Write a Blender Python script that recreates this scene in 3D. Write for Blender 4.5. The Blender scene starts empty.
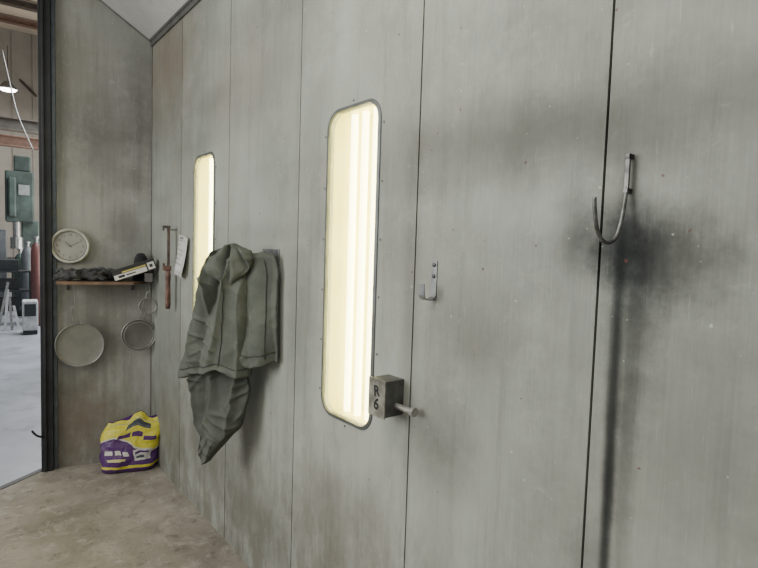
import bpy, bmesh, math, random
from mathutils import Vector, Matrix, noise
random.seed(4)
sc = bpy.context.scene
COL = sc.collection
W, H = 758, 568
F = 525.0
CAM = Vector((-1.094, 0, 1.55))
yaw, pit, rol = math.radians(39.1), math.radians(3.6), math.radians(1.8)
fwd = Vector((math.sin(yaw)*math.cos(pit), math.cos(yaw)*math.cos(pit), -math.sin(pit)))
r0 = Vector((math.cos(yaw), -math.sin(yaw), 0))
u0 = r0.cross(fwd)
right = r0*math.cos(rol) + u0*math.sin(rol)
up = u0*math.cos(rol) - r0*math.sin(rol)
cd = bpy.data.cameras.new("camera"); cam = bpy.data.objects.new("camera", cd); COL.objects.link(cam)
M = Matrix((right, up, -fwd)).transposed().to_4x4(); M.translation = CAM
cam.matrix_world = M
cd.sensor_width = 36; cd.lens = F/W*36; cd.clip_start = 0.02
sc.camera = cam

def ray(px, py):
    return (fwd + right*((px-W/2)/F) + up*((H/2-py)/F))
def hit(px, py, p0, n):
    d = ray(px, py); t = (p0-CAM).dot(n)/d.dot(n)
    return CAM + d*t
def floor_pt(px, py): return hit(px, py, Vector((0,0,0)), Vector((0,0,1)))
def at_depth(px, py, d): return CAM + ray(px, py)*d

class Fr:
    def __init__(s, o, U, V=Vector((0,0,1))):
        s.o=Vector(o); s.U=Vector(U).normalized(); s.V=V.normalized(); s.N=s.U.cross(s.V).normalized()
    def P(s,u,v,n=0): return s.o+s.U*u+s.V*v+s.N*n
    def px(s,x,y,n=0):
        p = hit(x,y,s.o+s.N*n,s.N)-s.o
        return p.dot(s.U), p.dot(s.V)
    def rot(s, a, o=None):
        U=s.U*math.cos(a)+s.V*math.sin(a); V=s.V*math.cos(a)-s.U*math.sin(a)
        f=Fr(o if o is not None else s.o,U,V); return f

# ------------------------------------------------------------ materials
def newmat(name):
    m=bpy.data.materials.new(name); m.use_nodes=True
    nt=m.node_tree; return m,nt,nt.nodes["Principled BSDF"]
def N(nt,t,**k):
    n=nt.nodes.new(t)
    for a,b in k.items(): setattr(n,a,b)
    return n
def lk(nt,a,b): nt.links.new(a,b)
def mixc(nt,fac,a,b,mode='MIX'):
    n=N(nt,'ShaderNodeMix',data_type='RGBA',blend_type=mode)
    for s,v in ((n.inputs[0],fac),(n.inputs[6],a),(n.inputs[7],b)):
        if hasattr(v,'is_output') : lk(nt,v,s)
        elif isinstance(v,(int,float)): s.default_value=v
        else: s.default_value=(*v,1) if len(v)==3 else v
    return n.outputs[2]
def math_(nt,op,a,b=0.0,clamp=False):
    n=N(nt,'ShaderNodeMath',operation=op,use_clamp=clamp)
    for s,v in ((n.inputs[0],a),(n.inputs[1],b)):
        if hasattr(v,'is_output'): lk(nt,v,s)
        else: s.default_value=v
    return n.outputs[0]
def noise_(nt,vec,scale,detail=4,rough=.55,dist=0):
    n=N(nt,'ShaderNodeTexNoise'); n.inputs['Scale'].default_value=scale
    n.inputs['Detail'].default_value=detail; n.inputs['Roughness'].default_value=rough
    n.inputs['Distortion'].default_value=dist
    if vec is not None: lk(nt,vec,n.inputs['Vector'])
    return n.outputs['Fac']
def mrange(nt,v,a,b,c=0.,d=1.,smooth=True):
    if a>b: a,b,c,d=b,a,d,c
    n=N(nt,'ShaderNodeMapRange'); n.interpolation_type='SMOOTHSTEP' if smooth else 'LINEAR'
    lk(nt,v,n.inputs[0])
    for i,x in enumerate((a,b,c,d)): n.inputs[i+1].default_value=x
    return n.outputs[0]
def mapping(nt,vec,scale=(1,1,1),loc=(0,0,0)):
    n=N(nt,'ShaderNodeMapping'); lk(nt,vec,n.inputs[0])
    n.inputs['Scale'].default_value=scale; n.inputs['Location'].default_value=loc
    return n.outputs[0]
def simple(name,col,rough=.6,metal=0.,var=.15,scale=12,bump=.0,col2=None,bscale=None,emit=None,estr=0):
    m,nt,b=newmat(name)
    tc=N(nt,'ShaderNodeTexCoord').outputs['Object']
    f=noise_(nt,tc,scale)
    f2=mrange(nt,f,.3,.7)
    c2=col2 if col2 else tuple(max(0,c*(1-var*2)) for c in col)
    lk(nt,mixc(nt,f2,c2,col),b.inputs['Base Color'])
    b.inputs['Roughness'].default_value=rough; b.inputs['Metallic'].default_value=metal
    if bump:
        bp=N(nt,'ShaderNodeBump'); bp.inputs['Strength'].default_value=bump; bp.inputs['Distance'].default_value=.01
        lk(nt,noise_(nt,tc,bscale or scale*4),bp.inputs['Height']); lk(nt,bp.outputs[0],b.inputs['Normal'])
    if emit:
        b.inputs['Emission Color'].default_value=(*emit,1); b.inputs['Emission Strength'].default_value=estr
    return m

# ------------------------------------------------------------ builders
def mesh_obj(name,bm,mats,parent=None,smooth=False,recenter=True,bevel=0,sub=0,label=None,cat=None,kind=None,base=False,solid=0):
    bmesh.ops.recalc_face_normals(bm,faces=bm.faces)
    me=bpy.data.meshes.new(name); 
    c=Vector((0,0,0))
    if recenter and len(bm.verts):
        xs=[v.co for v in bm.verts]
        lo=Vector([min(p[i] for p in xs) for i in range(3)]); hi=Vector([max(p[i] for p in xs) for i in range(3)])
        c=(lo+hi)/2
        if base: c.z=lo.z
        for v in bm.verts: v.co-=c
    bm.to_mesh(me); bm.free()
    if not isinstance(mats,(list,tuple)): mats=[mats]
    for m in mats: me.materials.append(m)
    if smooth:
        for p in me.polygons: p.use_smooth=True
    ob=bpy.data.objects.new(name,me); COL.objects.link(ob)
    if parent is not None:
        ob.parent=parent; ob.location=c-parent.location
    else: ob.location=c
    if bevel:
        md=ob.modifiers.new('bevel','BEVEL'); md.width=bevel; md.segments=2; md.limit_method='ANGLE'
    if solid:
        md=ob.modifiers.new('solid','SOLIDIFY'); md.thickness=solid
    if sub:
        md=ob.modifiers.new('sub','SUBSURF'); md.levels=sub; md.render_levels=sub
    if label: ob['label']=label
    if cat: ob['category']=cat
    if kind: ob['kind']=kind
    return ob
def empty(name,loc,label,cat):
    e=bpy.data.objects.new(name,None); e.empty_display_size=.05; e.location=loc; COL.objects.link(e)
    e['label']=label; e['category']=cat; return e
def boxf(bm,fr,u0,u1,v0,v1,n0,n1,mi=0):
    vs=[bm.verts.new(fr.P(u,v,n)) for n in (n0,n1) for v in (v0,v1) for u in (u0,u1)]
    fs=[]
    for q in ((0,1,3,2),(4,6,7,5),(0,4,5,1),(2,3,7,6),(0,2,6,4),(1,5,7,3)):
        f=bm.faces.new([vs[i] for i in q]); f.material_index=mi; fs.append(f)
    return fs
def tube(bm,pts,r,seg=12,cap=True,mi=0):
    pts=[Vector(p) for p in pts]; rs=r if isinstance(r,(list,tuple)) else [r]*len(pts)
    t=(pts[1]-pts[0]).normalized()
    a=t.orthogonal().normalized(); rings=[]
    for i,p in enumerate(pts):
        if i==0: t2=pts[1]-pts[0]
        elif i==len(pts)-1: t2=pts[-1]-pts[-2]
        else: t2=(pts[i+1]-pts[i]).normalized()+(pts[i]-pts[i-1]).normalized()
        t2.normalize(); a=(a-t2*a.dot(t2)).normalized(); b=t2.cross(a)
        rings.append([bm.verts.new(p+(a*math.cos(k*2*math.pi/seg)+b*math.sin(k*2*math.pi/seg))*rs[i]) for k in range(seg)])
    for i in range(len(rings)-1):
        for k in range(seg):
            f=bm.faces.new((rings[i][k],rings[i][(k+1)%seg],rings[i+1][(k+1)%seg],rings[i+1][k])); f.material_index=mi
    if cap:
        bm.faces.new(rings[0][::-1]).material_index=mi; bm.faces.new(rings[-1]).material_index=mi
def spline(pts,n=8):
    pts=[Vector(p) for p in pts]; out=[]
    P=[pts[0]*2-pts[1]]+pts+[pts[-1]*2-pts[-2]]
    for i in range(1,len(P)-2):
        for k in range(n):
            t=k/n; a,b,c,d=P[i-1],P[i],P[i+1],P[i+2]
            out.append(.5*((2*b)+(c-a)*t+(2*a-5*b+4*c-d)*t*t+(3*b-a-3*c+d)*t**3))
    out.append(pts[-1]); return out
def torus(bm,fr,u,v,n,R,r,seg=40,s2=8,mi=0,Rv=None):
    Rv=Rv or R; rings=[]
    for k in range(seg):
        a=2*math.pi*k/seg
        rings.append([bm.verts.new(fr.P(u+(R+r*math.cos(b))*math.cos(a),v+(Rv+r*math.cos(b))*math.sin(a),n+r*math.sin(b))) for b in [2*math.pi*j/s2 for j in range(s2)]])
    for k in range(seg):
        for j in range(s2):
            f=bm.faces.new((rings[k][j],rings[(k+1)%seg][j],rings[(k+1)%seg][(j+1)%s2],rings[k][(j+1)%s2])); f.material_index=mi
def lathe(bm,fr,u,v,prof,seg=40,mi=0):
    rings=[]
    for R,n in prof:
        if R<1e-6: rings.append([bm.verts.new(fr.P(u,v,n))])
        else: rings.append([bm.verts.new(fr.P(u+R*math.cos(2*math.pi*k/seg),v+R*math.sin(2*math.pi*k/seg),n)) for k in range(seg)])
    for i in range(len(rings)-1):
        A,B=rings[i],rings[i+1]
        for k in range(seg):
            k2=(k+1)%seg
            if len(A)==1 and len(B)==1: continue
            if len(A)==1: f=bm.faces.new((A[0],B[k],B[k2]))
            elif len(B)==1: f=bm.faces.new((A[k],A[k2],B[0]))
            else: f=bm.faces.new((A[k],A[k2],B[k2],B[k]))
            f.material_index=mi
def textbm(bm,fr,txt,size,u,v,n,bold=.012):
    cu=bpy.data.curves.new('t','FONT'); cu.body=txt; cu.size=size; cu.align_x='CENTER'; cu.align_y='CENTER'; cu.extrude=.0004; cu.offset=size*bold
    o=bpy.data.objects.new('t',cu); COL.objects.link(o)
    dg=bpy.context.evaluated_depsgraph_get(); dg.update()
    me=bpy.data.meshes.new_from_object(o.evaluated_get(dg))
    st=len(bm.verts); bm.from_mesh(me); bm.verts.ensure_lookup_table()
    for vtx in bm.verts[st:]:
        c=vtx.co.copy(); vtx.co=fr.P(u+c.x,v+c.y,n+c.z)
    bpy.data.objects.remove(o); bpy.data.meshes.remove(me)
def rrect(u0,u1,v0,v1,r,seg=8):
    out=[]
    for cx,cy,a in ((u1-r,v1-r,0),(u0+r,v1-r,90),(u0+r,v0+r,180),(u1-r,v0+r,270)):
        for k in range(seg+1):
            t=math.radians(a+90*k/seg); out.append((cx+r*math.cos(t),cy+r*math.sin(t)))
    return out

# ------------------------------------------------------------ key frames
WL = Fr((0,0,0),(0,-1,0))            # long wall, N = -x
YC = -WL.px(151.5,250)[0]
PC = Vector((0,YC,0))
PE = floor_pt(55,468)
BW = Fr(PE,(PC-PE))
BLEN=(PC-PE).length
ZT = WL.px(149,46)[1]
hu,hv = BW.px(100,0)
VT = hv+hu*(hv-ZT)/(BLEN-hu)

# ------------------------------------------------------------ wall material
def metal_wall(name,stains_shade,base=(.275,.285,.262),seed=0.,finea=.10,lowdirt=.70,brown=.22,rough=.48,cloud=1.):
    m,nt,b=newmat(name)
    pos=N(nt,'ShaderNodeNewGeometry').outputs['Position']
    p=mapping(nt,pos,loc=(seed,seed,0))
    big=noise_(nt,p,.9,3,.5)
    mid=noise_(nt,p,5,5,.6)
    fine=noise_(nt,p,60,3,.6)
    streak=noise_(nt,mapping(nt,p,scale=(9,9,.45)),2.2,6,.62)
    brush=noise_(nt,mapping(nt,p,scale=(60,60,1.6)),3,3,.6)
    band=noise_(nt,mapping(nt,p,scale=(.4,.4,2.0)),1.1,3,.5)
    at=N(nt,'ShaderNodeAttribute',attribute_name='tone'); tone=at.outputs['Fac']
    d=tuple(c*.74 for c in base); l=tuple(min(1,c*1.2) for c in base)
    c=mixc(nt,mrange(nt,big,.32,.68),d,l)
    c=mixc(nt,math_(nt,'MULTIPLY',mrange(nt,band,.48,.66),.45*cloud),c,tuple(x*.48 for x in base))
    c=mixc(nt,math_(nt,'MULTIPLY',mrange(nt,mid,.45,.70),.28*cloud),c,tuple(x*1.2 for x in base))
    mo=noise_(nt,mapping(nt,p,loc=(21.,3.,5.),scale=(1.25,1.25,.7)),3.0,8,.72,.3)
    c=mixc(nt,math_(nt,'MULTIPLY',mrange(nt,mo,.50,.70),.32*cloud),c,tuple(x*.45 for x in base))
    c=mixc(nt,math_(nt,'MULTIPLY',mrange(nt,streak,.50,.68),.34),c,tuple(x*.50 for x in base))
    c=mixc(nt,math_(nt,'MULTIPLY',mrange(nt,brush,.35,.75),.14),c,tuple(x*1.5 for x in base))
    c=mixc(nt,math_(nt,'MULTIPLY',mrange(nt,fine,.35,.75),finea),c,(.42,.43,.39))
    br=noise_(nt,mapping(nt,p,loc=(9.1,2.7,4.2)),1.9,6,.65)
    c=mixc(nt,math_(nt,'MULTIPLY',mrange(nt,br,.48,.72),brown),c,(.20,.165,.12))
    cl=noise_(nt,mapping(nt,p,loc=(3.1,7.7,1.2)),3.4,9,.78,.3)
    c=mixc(nt,math_(nt,'MULTIPLY',mrange(nt,cl,.52,.70),.30*cloud),c,(.45,.465,.42))
    cl2=noise_(nt,mapping(nt,p,loc=(13.1,1.7,6.2)),13,8,.8,.8)
    c=mixc(nt,math_(nt,'MULTIPLY',mrange(nt,cl2,.57,.68),.26*cloud),c,(.50,.51,.47))
    sx=noise_(nt,mapping(nt,p,scale=(34,34,3)),4,2,.5)
    c=mixc(nt,math_(nt,'MULTIPLY',mrange(nt,sx,.67,.74),.28),c,(.52,.53,.49))
    sep=N(nt,'ShaderNodeSeparateXYZ'); lk(nt,pos,sep.inputs[0])
    low=mrange(nt,sep.outputs[2],1.15,.0)
    lown=math_(nt,'MULTIPLY',math_(nt,'MULTIPLY',low,mrange(nt,noise_(nt,mapping(nt,p,scale=(1.8,1.8,.7)),4,8,.75),.38,.60)),lowdirt)
    c=mixc(nt,lown,c,(.13,.11,.085))
    def spots(scale,thr,hi,lo,wcol,rcol,off,am=.8):
        nonlocal c
        pp=mapping(nt,p,loc=(off,off,off))
        vo=N(nt,'ShaderNodeTexVoronoi'); vo.inputs['Scale'].default_value=scale; lk(nt,pp,vo.inputs['Vector'])
        sepc=N(nt,'ShaderNodeSeparateColor'); lk(nt,vo.outputs['Color'],sepc.inputs[0])
        dist=math_(nt,'ADD',vo.outputs['Distance'],math_(nt,'MULTIPLY',noise_(nt,pp,scale*5,3),.22))
        spot=math_(nt,'MULTIPLY',mrange(nt,dist,thr,thr-.03),am)
        c=mixc(nt,math_(nt,'MULTIPLY',spot,math_(nt,'GREATER_THAN',sepc.outputs[0],hi)),c,wcol)
        c=mixc(nt,math_(nt,'MULTIPLY',spot,math_(nt,'LESS_THAN',sepc.outputs[0],lo)),c,rcol)
    clean=None
    pn=noise_(nt,p,5.5,9,.72); ps_=noise_(nt,mapping(nt,p,scale=(12,12,.6)),2.5,6,.65)
    for (ctr,rad,inner,outer,amt,col,na,ns) in stains_shade:
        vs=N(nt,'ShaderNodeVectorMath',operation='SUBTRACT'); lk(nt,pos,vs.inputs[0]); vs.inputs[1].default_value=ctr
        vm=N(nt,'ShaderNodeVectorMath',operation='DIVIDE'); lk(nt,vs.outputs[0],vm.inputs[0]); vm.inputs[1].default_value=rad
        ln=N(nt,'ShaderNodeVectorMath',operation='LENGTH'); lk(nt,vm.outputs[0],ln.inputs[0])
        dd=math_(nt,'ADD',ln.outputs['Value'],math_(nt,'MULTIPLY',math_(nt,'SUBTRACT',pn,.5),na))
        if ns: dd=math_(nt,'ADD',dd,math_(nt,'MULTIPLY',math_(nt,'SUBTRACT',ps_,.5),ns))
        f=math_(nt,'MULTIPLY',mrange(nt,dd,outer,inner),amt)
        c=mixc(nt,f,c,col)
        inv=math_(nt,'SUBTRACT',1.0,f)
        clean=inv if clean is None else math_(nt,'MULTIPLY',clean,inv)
    spots(15,.17,.87,.06,(.50,.50,.47),(.13,.05,.045),0)
    spots(33,.17,.91,.09,(.46,.46,.43),(.10,.055,.05),4.3,.75)
    tn=N(nt,'ShaderNodeMix',data_type='RGBA',blend_type='MULTIPLY'); tn.inputs[0].default_value=1
    lk(nt,c,tn.inputs[6]); cb=N(nt,'ShaderNodeCombineColor')
    for i in range(3): lk(nt,tone,cb.inputs[i])
    lk(nt,cb.outputs[0],tn.inputs[7])
    lk(nt,tn.outputs[2],b.inputs['Base Color'])
    b.inputs['Metallic'].default_value=.0
    lk(nt,mrange(nt,mo,.3,.7,rough-.05,rough+.2),b.inputs['Roughness'])
    if clean is not None: lk(nt,math_(nt,'MULTIPLY',clean,.5),b.inputs['Specular IOR Level'])
    bp=N(nt,'ShaderNodeBump'); bp.inputs['Strength'].default_value=.18; bp.inputs['Distance'].default_value=.006
    hh=math_(nt,'ADD',math_(nt,'MULTIPLY',mid,.6),math_(nt,'MULTIPLY',noise_(nt,p,1.6,2),2.5))
    lk(nt,hh,bp.inputs['Height']); lk(nt,bp.outputs[0],b.inputs['Normal'])
    return m
def tone_attr(ob,vals):
    a=ob.data.attributes.new('tone','FLOAT','FACE')
    for i,v in enumerate(vals): a.data[i].value=v
def wp(x,y): 
    u,v=WL.px(x,y); return (0,-u,v)
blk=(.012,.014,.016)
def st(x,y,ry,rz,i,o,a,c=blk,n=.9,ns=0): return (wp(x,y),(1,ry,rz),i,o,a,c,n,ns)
stains_shade=[st(622,242,.075,.10,.1,1.6,.82,blk,1.5),
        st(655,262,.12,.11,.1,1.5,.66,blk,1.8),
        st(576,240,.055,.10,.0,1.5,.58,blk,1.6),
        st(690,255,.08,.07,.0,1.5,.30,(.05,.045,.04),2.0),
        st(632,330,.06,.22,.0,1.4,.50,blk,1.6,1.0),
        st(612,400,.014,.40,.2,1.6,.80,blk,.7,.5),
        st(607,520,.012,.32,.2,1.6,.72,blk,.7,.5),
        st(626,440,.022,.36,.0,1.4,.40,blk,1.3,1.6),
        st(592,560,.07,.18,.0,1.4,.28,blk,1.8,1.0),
        st(640,120,.40,.12,.0,1.4,.35,(.06,.06,.055),1.2),
        st(490,140,.60,.13,.0,1.4,.50,(.07,.068,.055),1.1),
        st(165,60,.7,.55,.0,1.3,.60,(.19,.13,.085),1.2),
        st(240,80,.5,.35,.0,1.3,.35,(.20,.15,.10),1.2),
        st(312,150,.16,.5,.0,1.3,.30,(.08,.08,.07),.9),
        st(300,330,.16,.5,.0,1.2,.50,(.07,.07,.06),.9),  # soft shade beside the hanging jacket, painted into the wall colour
        st(430,440,.2,.18,.0,1.3,.40,(.07,.06,.05),1.5),
        st(410,300,.05,.5,.0,1.3,.35,(.07,.06,.05),.9),
        st(690,440,.2,.25,.0,1.4,.30,(.08,.07,.06),2.0),
        st(470,330,.15,.12,.0,1.4,.25,(.08,.075,.065),2.0),
        st(205,400,.3,.5,.0,1.2,.40,(.1,.09,.07),1.2,.8),
        st(330,520,.35,.3,.0,1.3,.45,(.1,.085,.065),1.5,1.0)]
m_wall=metal_wall('galvanised wall sheet',stains_shade,base=(.325,.342,.302))
m_dark=simple('dark seam metal',(.02,.02,.02),.8)  # near-black backing strips behind the panel seams
m_gasket=simple('grey window trim',(.17,.18,.175),.45,.4)
m_steel=simple('worn steel',(.34,.35,.35),.38,.8,.2,30)
m_rod=simple('dirty steel rod',(.16,.155,.15),.42,.75,.3,40)
m_black=simple('black painted steel',(.018,.019,.022),.5,.1,.3,8)

# ------------------------------------------------------------ long wall
yb=-1.2
seams=[YC]+[-WL.px(x,250)[0] for x in (181,228,297.5,415.5,600)]+[-.12,yb]
zt2=WL.px(356,106)[1]; zb2=WL.px(347,421)[1]
w2=(WL.px(326.5,250)[0],WL.px(376,250)[0])
w1c=(WL.px(194,200)[0]+WL.px(215,200)[0])/2; hw=(w2[1]-w2[0])/2
w1=(w1c-hw,w1c+hw)
wins=[(w1,zb2,zt2),(w2,zb2,zt2)]
bm=bmesh.new(); tones=[]
tv=[.78,.93,.90,1.03,1.0,1.04,1.0]
for i in range(len(seams)-1):
    ua,ub=-seams[i]+(.003 if i else 0),-seams[i+1]-.003
    g0=len(bm.faces)
    cs=[(ua,0),(ub,0),(ub,ZT),(ua,ZT)]
    vs=[bm.verts.new(WL.P(u,v,0)) for u,v in cs]; es=[]
    for k in range(4): es.append(bm.edges.new((vs[k],vs[(k+1)%4])))
    bk=[bm.verts.new(WL.P(u,v,-.012)) for u,v in cs]
    for k in range(4): bm.faces.new((vs[k],vs[(k+1)%4],bk[(k+1)%4],bk[k]))
    for (a,b_),zb,zt in wins:
        if a>ua and b_<ub:
            lp=rrect(a+.006,b_-.006,zb+.006,zt-.006,.06)
            hv_=[bm.verts.new(WL.P(u,v,0)) for u,v in lp]; hb=[bm.verts.new(WL.P(u,v,-.02)) for u,v in lp]
            for k in range(len(lp)):
                es.append(bm.edges.new((hv_[k],hv_[(k+1)%len(lp)])))
                bm.faces.new((hv_[k],hv_[(k+1)%len(lp)],hb[(k+1)%len(lp)],hb[k]))
    bmesh.ops.triangle_fill(bm,use_beauty=True,use_dissolve=False,edges=es)
    tones+= [tv[i]]*(len(bm.faces)-g0)
for y in seams[1:-1]:
    for f in boxf(bm,WL,-y-.02,-y+.02,0,ZT,-.02,-.0125,1): tones.append(1)
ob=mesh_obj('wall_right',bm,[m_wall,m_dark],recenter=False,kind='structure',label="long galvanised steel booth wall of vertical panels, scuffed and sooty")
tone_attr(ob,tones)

# light fixtures
m_cav=simple('glowing yellowed reflector enamel',(.93,.85,.40),.5,0,.05,6,emit=(1,.88,.28),estr=.40)  # weak emission added to the reflector imitates tube light scattered in the housing
m_tube=simple('fluorescent tube glow',(1,1,.95),.4,0,.0,4,emit=(1.0,.97,.72),estr=10)
def glassmat():
    m,nt,b=newmat('yellowed glass pane')
    nt.nodes.remove(b); o_=nt.nodes['Material Output']
    tr=N(nt,'ShaderNodeBsdfTransparent'); tr.inputs[0].default_value=(.97,.95,.68,1)
    gl=N(nt,'ShaderNodeBsdfGlossy'); gl.inputs['Roughness'].default_value=.12
    df=N(nt,'ShaderNodeBsdfTranslucent'); df.inputs[0].default_value=(.95,.91,.50,1)
    mx=N(nt,'ShaderNodeMixShader'); mx.inputs[0].default_value=.03; mx2=N(nt,'ShaderNodeMixShader')
    tcg=N(nt,'ShaderNodeTexCoord').outputs['Object']
    lk(nt,mrange(nt,noise_(nt,tcg,9,6,.7),.4,.8,.06,.22),mx2.inputs[0])
    lk(nt,tr.outputs[0],mx.inputs[1]); lk(nt,gl.outputs[0],mx.inputs[2]); lk(nt,mx.outputs[0],mx2.inputs[1]); lk(nt,df.outputs[0],mx2.inputs[2]); lk(nt,mx2.outputs[0],o_.inputs[0])
    return m
m_glass=glassmat()
for wi,((a,b_),zb,zt) in enumerate(wins):
    e=empty('light_fixture',WL.P((a+b_)/2,zb,-.02),"tall recessed fluorescent wall light "+("beside the switch box" if wi else "behind the hanging jacket"),"wall light")
    e['group']="recessed lights along the booth wall"
    bm=bmesh.new(); D=.15
    cs=[(a-.02,zb-.02),(b_+.02,zb-.02),(b_+.02,zt+.02),(a-.02,zt+.02)]
    v0=[bm.verts.new(WL.P(u,v,-.022)) for u,v in cs]
    s=.035
    ci=[(a+s-.02,zb-.01),(b_-s+.02,zb-.01),(b_-s+.02,zt+.01),(a+s-.02,zt+.01)]
    v1=[bm.verts.new(WL.P(u,v,-D)) for u,v in ci]
    for k in range(4): bm.faces.new((v0[k],v0[(k+1)%4],v1[(k+1)%4],v1[k]))
    bm.faces.new(v1)
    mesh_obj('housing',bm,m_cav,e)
    bm=bmesh.new()
    L1=rrect(a-.010,b_+.010,zb-.010,zt+.010,.074,8); L2=rrect(a+.007,b_-.007,zb+.007,zt-.007,.055,8); n_=len(L1)
    A=[bm.verts.new(WL.P(u,v,.0005)) for u,v in L1];A2=[bm.verts.new(WL.P(u,v,.004)) for u,v in rrect(a-.008,b_+.008,zb-.008,zt+.008,.072,8)]
    B2=[bm.verts.new(WL.P(u,v,.006)) for u,v in rrect(a+.004,b_-.004,zb+.004,zt-.004,.058,8)];B=[bm.verts.new(WL.P(u,v,-.006)) for u,v in L2]
    for X,Y in ((A,A2),(A2,B2),(B2,B)):
        for k in range(n_): bm.faces.new((X[k],X[(k+1)%n_],Y[(k+1)%n_],Y[k]))
    mesh_obj('window_trim',bm,m_gasket,e,smooth=False)
    bm=bmesh.new(); vs=[bm.verts.new(WL.P(u,v,-.004)) for u,v in rrect(a+.004,b_-.004,zb+.004,zt-.004,.057,8)]; bm.faces.new(vs)
    mesh_obj('glass_pane',bm,m_glass,e)
    for k in range(4):
        uu=a+.05+(b_-a-.10)*k/3
        bm=bmesh.new(); tube(bm,[WL.P(uu,zb-.005,-.08),WL.P(uu,zt+.005,-.08)],.0135,16)
        mesh_obj('fluorescent_tube',bm,m_tube,e,smooth=True)
    pts=[]
    for k in range(6):
        vv=zb+.08+(zt-zb-.16)*k/5; pts+=[(a-.022,vv),(b_+.022,vv)]
    pts+=[((a+b_)/2,zt+.022),((a+b_)/2,zb-.022)]
    for (uu,vv) in pts:
        bm=bmesh.new(); lathe(bm,WL,uu,vv,[(.004,.0),(.0035,.002),(0,.003)],8)
        mesh_obj('screw',bm,m_rod,e)

# ------------------------------------------------------------ back wall, hip, ceiling
def wpb(x,y): return tuple(BW.P(*BW.px(x,y),0))
def sb(x,y,r,rz,a,c=(.07,.065,.055)): return (wpb(x,y),(r,r,rz),0.,1.3,a,c,1.5,.8)
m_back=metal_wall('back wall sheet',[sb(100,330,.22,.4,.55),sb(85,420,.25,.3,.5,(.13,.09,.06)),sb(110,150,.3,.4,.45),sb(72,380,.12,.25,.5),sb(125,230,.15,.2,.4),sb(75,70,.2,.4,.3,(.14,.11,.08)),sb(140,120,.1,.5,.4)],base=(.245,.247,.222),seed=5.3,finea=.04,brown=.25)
bm=bmesh.new()
bm.faces.new([bm.verts.new(BW.P(*q,0)) for q in ((0,0),(BLEN,0),(BLEN,ZT),(0,VT))])
ob=mesh_obj('wall_back',bm,m_back,recenter=False,kind='structure',label="short galvanised end wall panel carrying the shelf")
tone_attr(ob,[1.0])
ph=BW.P(0,VT,0)
bm=bmesh.new()
bm.faces.new([bm.verts.new(p) for p in (Vector((0,YC,ZT)),ph,Vector((ph.x,yb,ph.z)),Vector((0,yb,ZT)))])
m_hip=metal_wall('hip sheet',[],base=(.50,.50,.475),seed=9.,finea=.03,brown=.12,lowdirt=0,cloud=.4)
ob=mesh_obj('ceiling_hip',bm,m_hip,recenter=False,kind='structure',label="sloping light-grey panel between wall and ceiling"); tone_attr(ob,[1.0])
bm=bmesh.new()
bm.faces.new([bm.verts.new(p) for p in (ph,Vector((ph.x,yb,ph.z)),Vector((-4.5,yb,ph.z)),Vector((-4.5,1.8,ph.z)))])
ob=mesh_obj('ceiling',bm,m_hip,recenter=False,kind='structure',label="booth ceiling of light grey sheet"); tone_attr(ob,[1.0])
m_trim=simple('dull trim steel',(.16,.16,.15),.5,.5)
bm=bmesh.new(); boxf(bm,WL,-YC,-yb,ZT-.03,ZT+.004,.0,.012)
tube(bm,[Vector((-.012,YC,ZT+.012)),Vector((-.012,yb,ZT+.012))],.012,8)
mesh_obj('trim_1',bm,m_trim,kind='structure',label="steel angle along the top of the wall")
bm=bmesh.new(); tube(bm,[BW.P(BLEN-.008,ZT,.006),BW.P(0,VT,.006)],.006,8)
mesh_obj('trim_2',bm,m_trim,kind='structure',label="steel angle where the sloping panel meets the end wall")
bm=bmesh.new(); tube(bm,[Vector((-.003,YC-.006,0)),Vector((-.003,YC-.006,ZT))],.004,8)
mesh_obj('trim_3',bm,m_trim,kind='structure',label="dark caulked corner joint")
ul=BW.px(43,470)[0]
bm=bmesh.new(); jt=VT+.3
boxf(bm,BW,ul,-.0,0,jt,-.03,.05); boxf(bm,BW,ul+.02,ul+.035,0,jt,.05,.062); 
mesh_obj('door_1',bm,m_black,kind='structure',bevel=.003,label="black painted steel door jamb post")
m_edge=simple('grey edge strip',(.13,.15,.17),.45,.5)
bm=bmesh.new(); boxf(bm,BW,.0,.02,.0,VT-.03,.0,.02)
mesh_obj('trim_4',bm,m_edge,kind='structure',label="grey steel edge strip beside the jamb")
e=empty('door_latch',BW.P(ul-.0,.2,.05),"small black lever latch on the door post","latch")
u_,v_=ul,.22
bm=bmesh.new(); boxf(bm,BW,u_+.005,u_+.03,v_-.06,v_+.08,.05,.058); mesh_obj('latch_plate',bm,m_black,e,bevel=.002)
bm=bmesh.new(); tube(bm,spline([BW.P(u_+.015,v_+.02,.058),BW.P(u_-.01,v_+.04,.085),BW.P(u_-.03,v_+.06,.09),BW.P(u_-.045,v_+.08,.085)]),.007,8); mesh_obj('lever',bm,m_black,e,smooth=True)

# ------------------------------------------------------------ floors
m,nt,b=newmat('dusty booth concrete'); m_floor=m
pos=N(nt,'ShaderNodeNewGeometry').outputs['Position']
c=mixc(nt,mrange(nt,noise_(nt,pos,2.2,6,.65),.3,.7),(.185,.163,.132),(.32,.29,.245))
c=mixc(nt,math_(nt,'MULTIPLY',mrange(nt,noise_(nt,pos,7,8,.75,.5),.48,.72),.6),c,(.48,.455,.40))
c=mixc(nt,math_(nt,'MULTIPLY',mrange(nt,noise_(nt,pos,11,8,.78,.4),.53,.66),.6),c,(.09,.078,.062))
c=mixc(nt,math_(nt,'MULTIPLY',mrange(nt,noise_(nt,mapping(nt,pos,scale=(2,9,1)),5,5,.7,1.),.60,.70),.5),c,(.5,.48,.43))
lk(nt,c,b.inputs['Base Color']); b.inputs['Roughness'].default_value=.85
bp=N(nt,'ShaderNodeBump'); bp.inputs['Strength'].default_value=.4; bp.inputs['Distance'].default_value=.01
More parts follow.
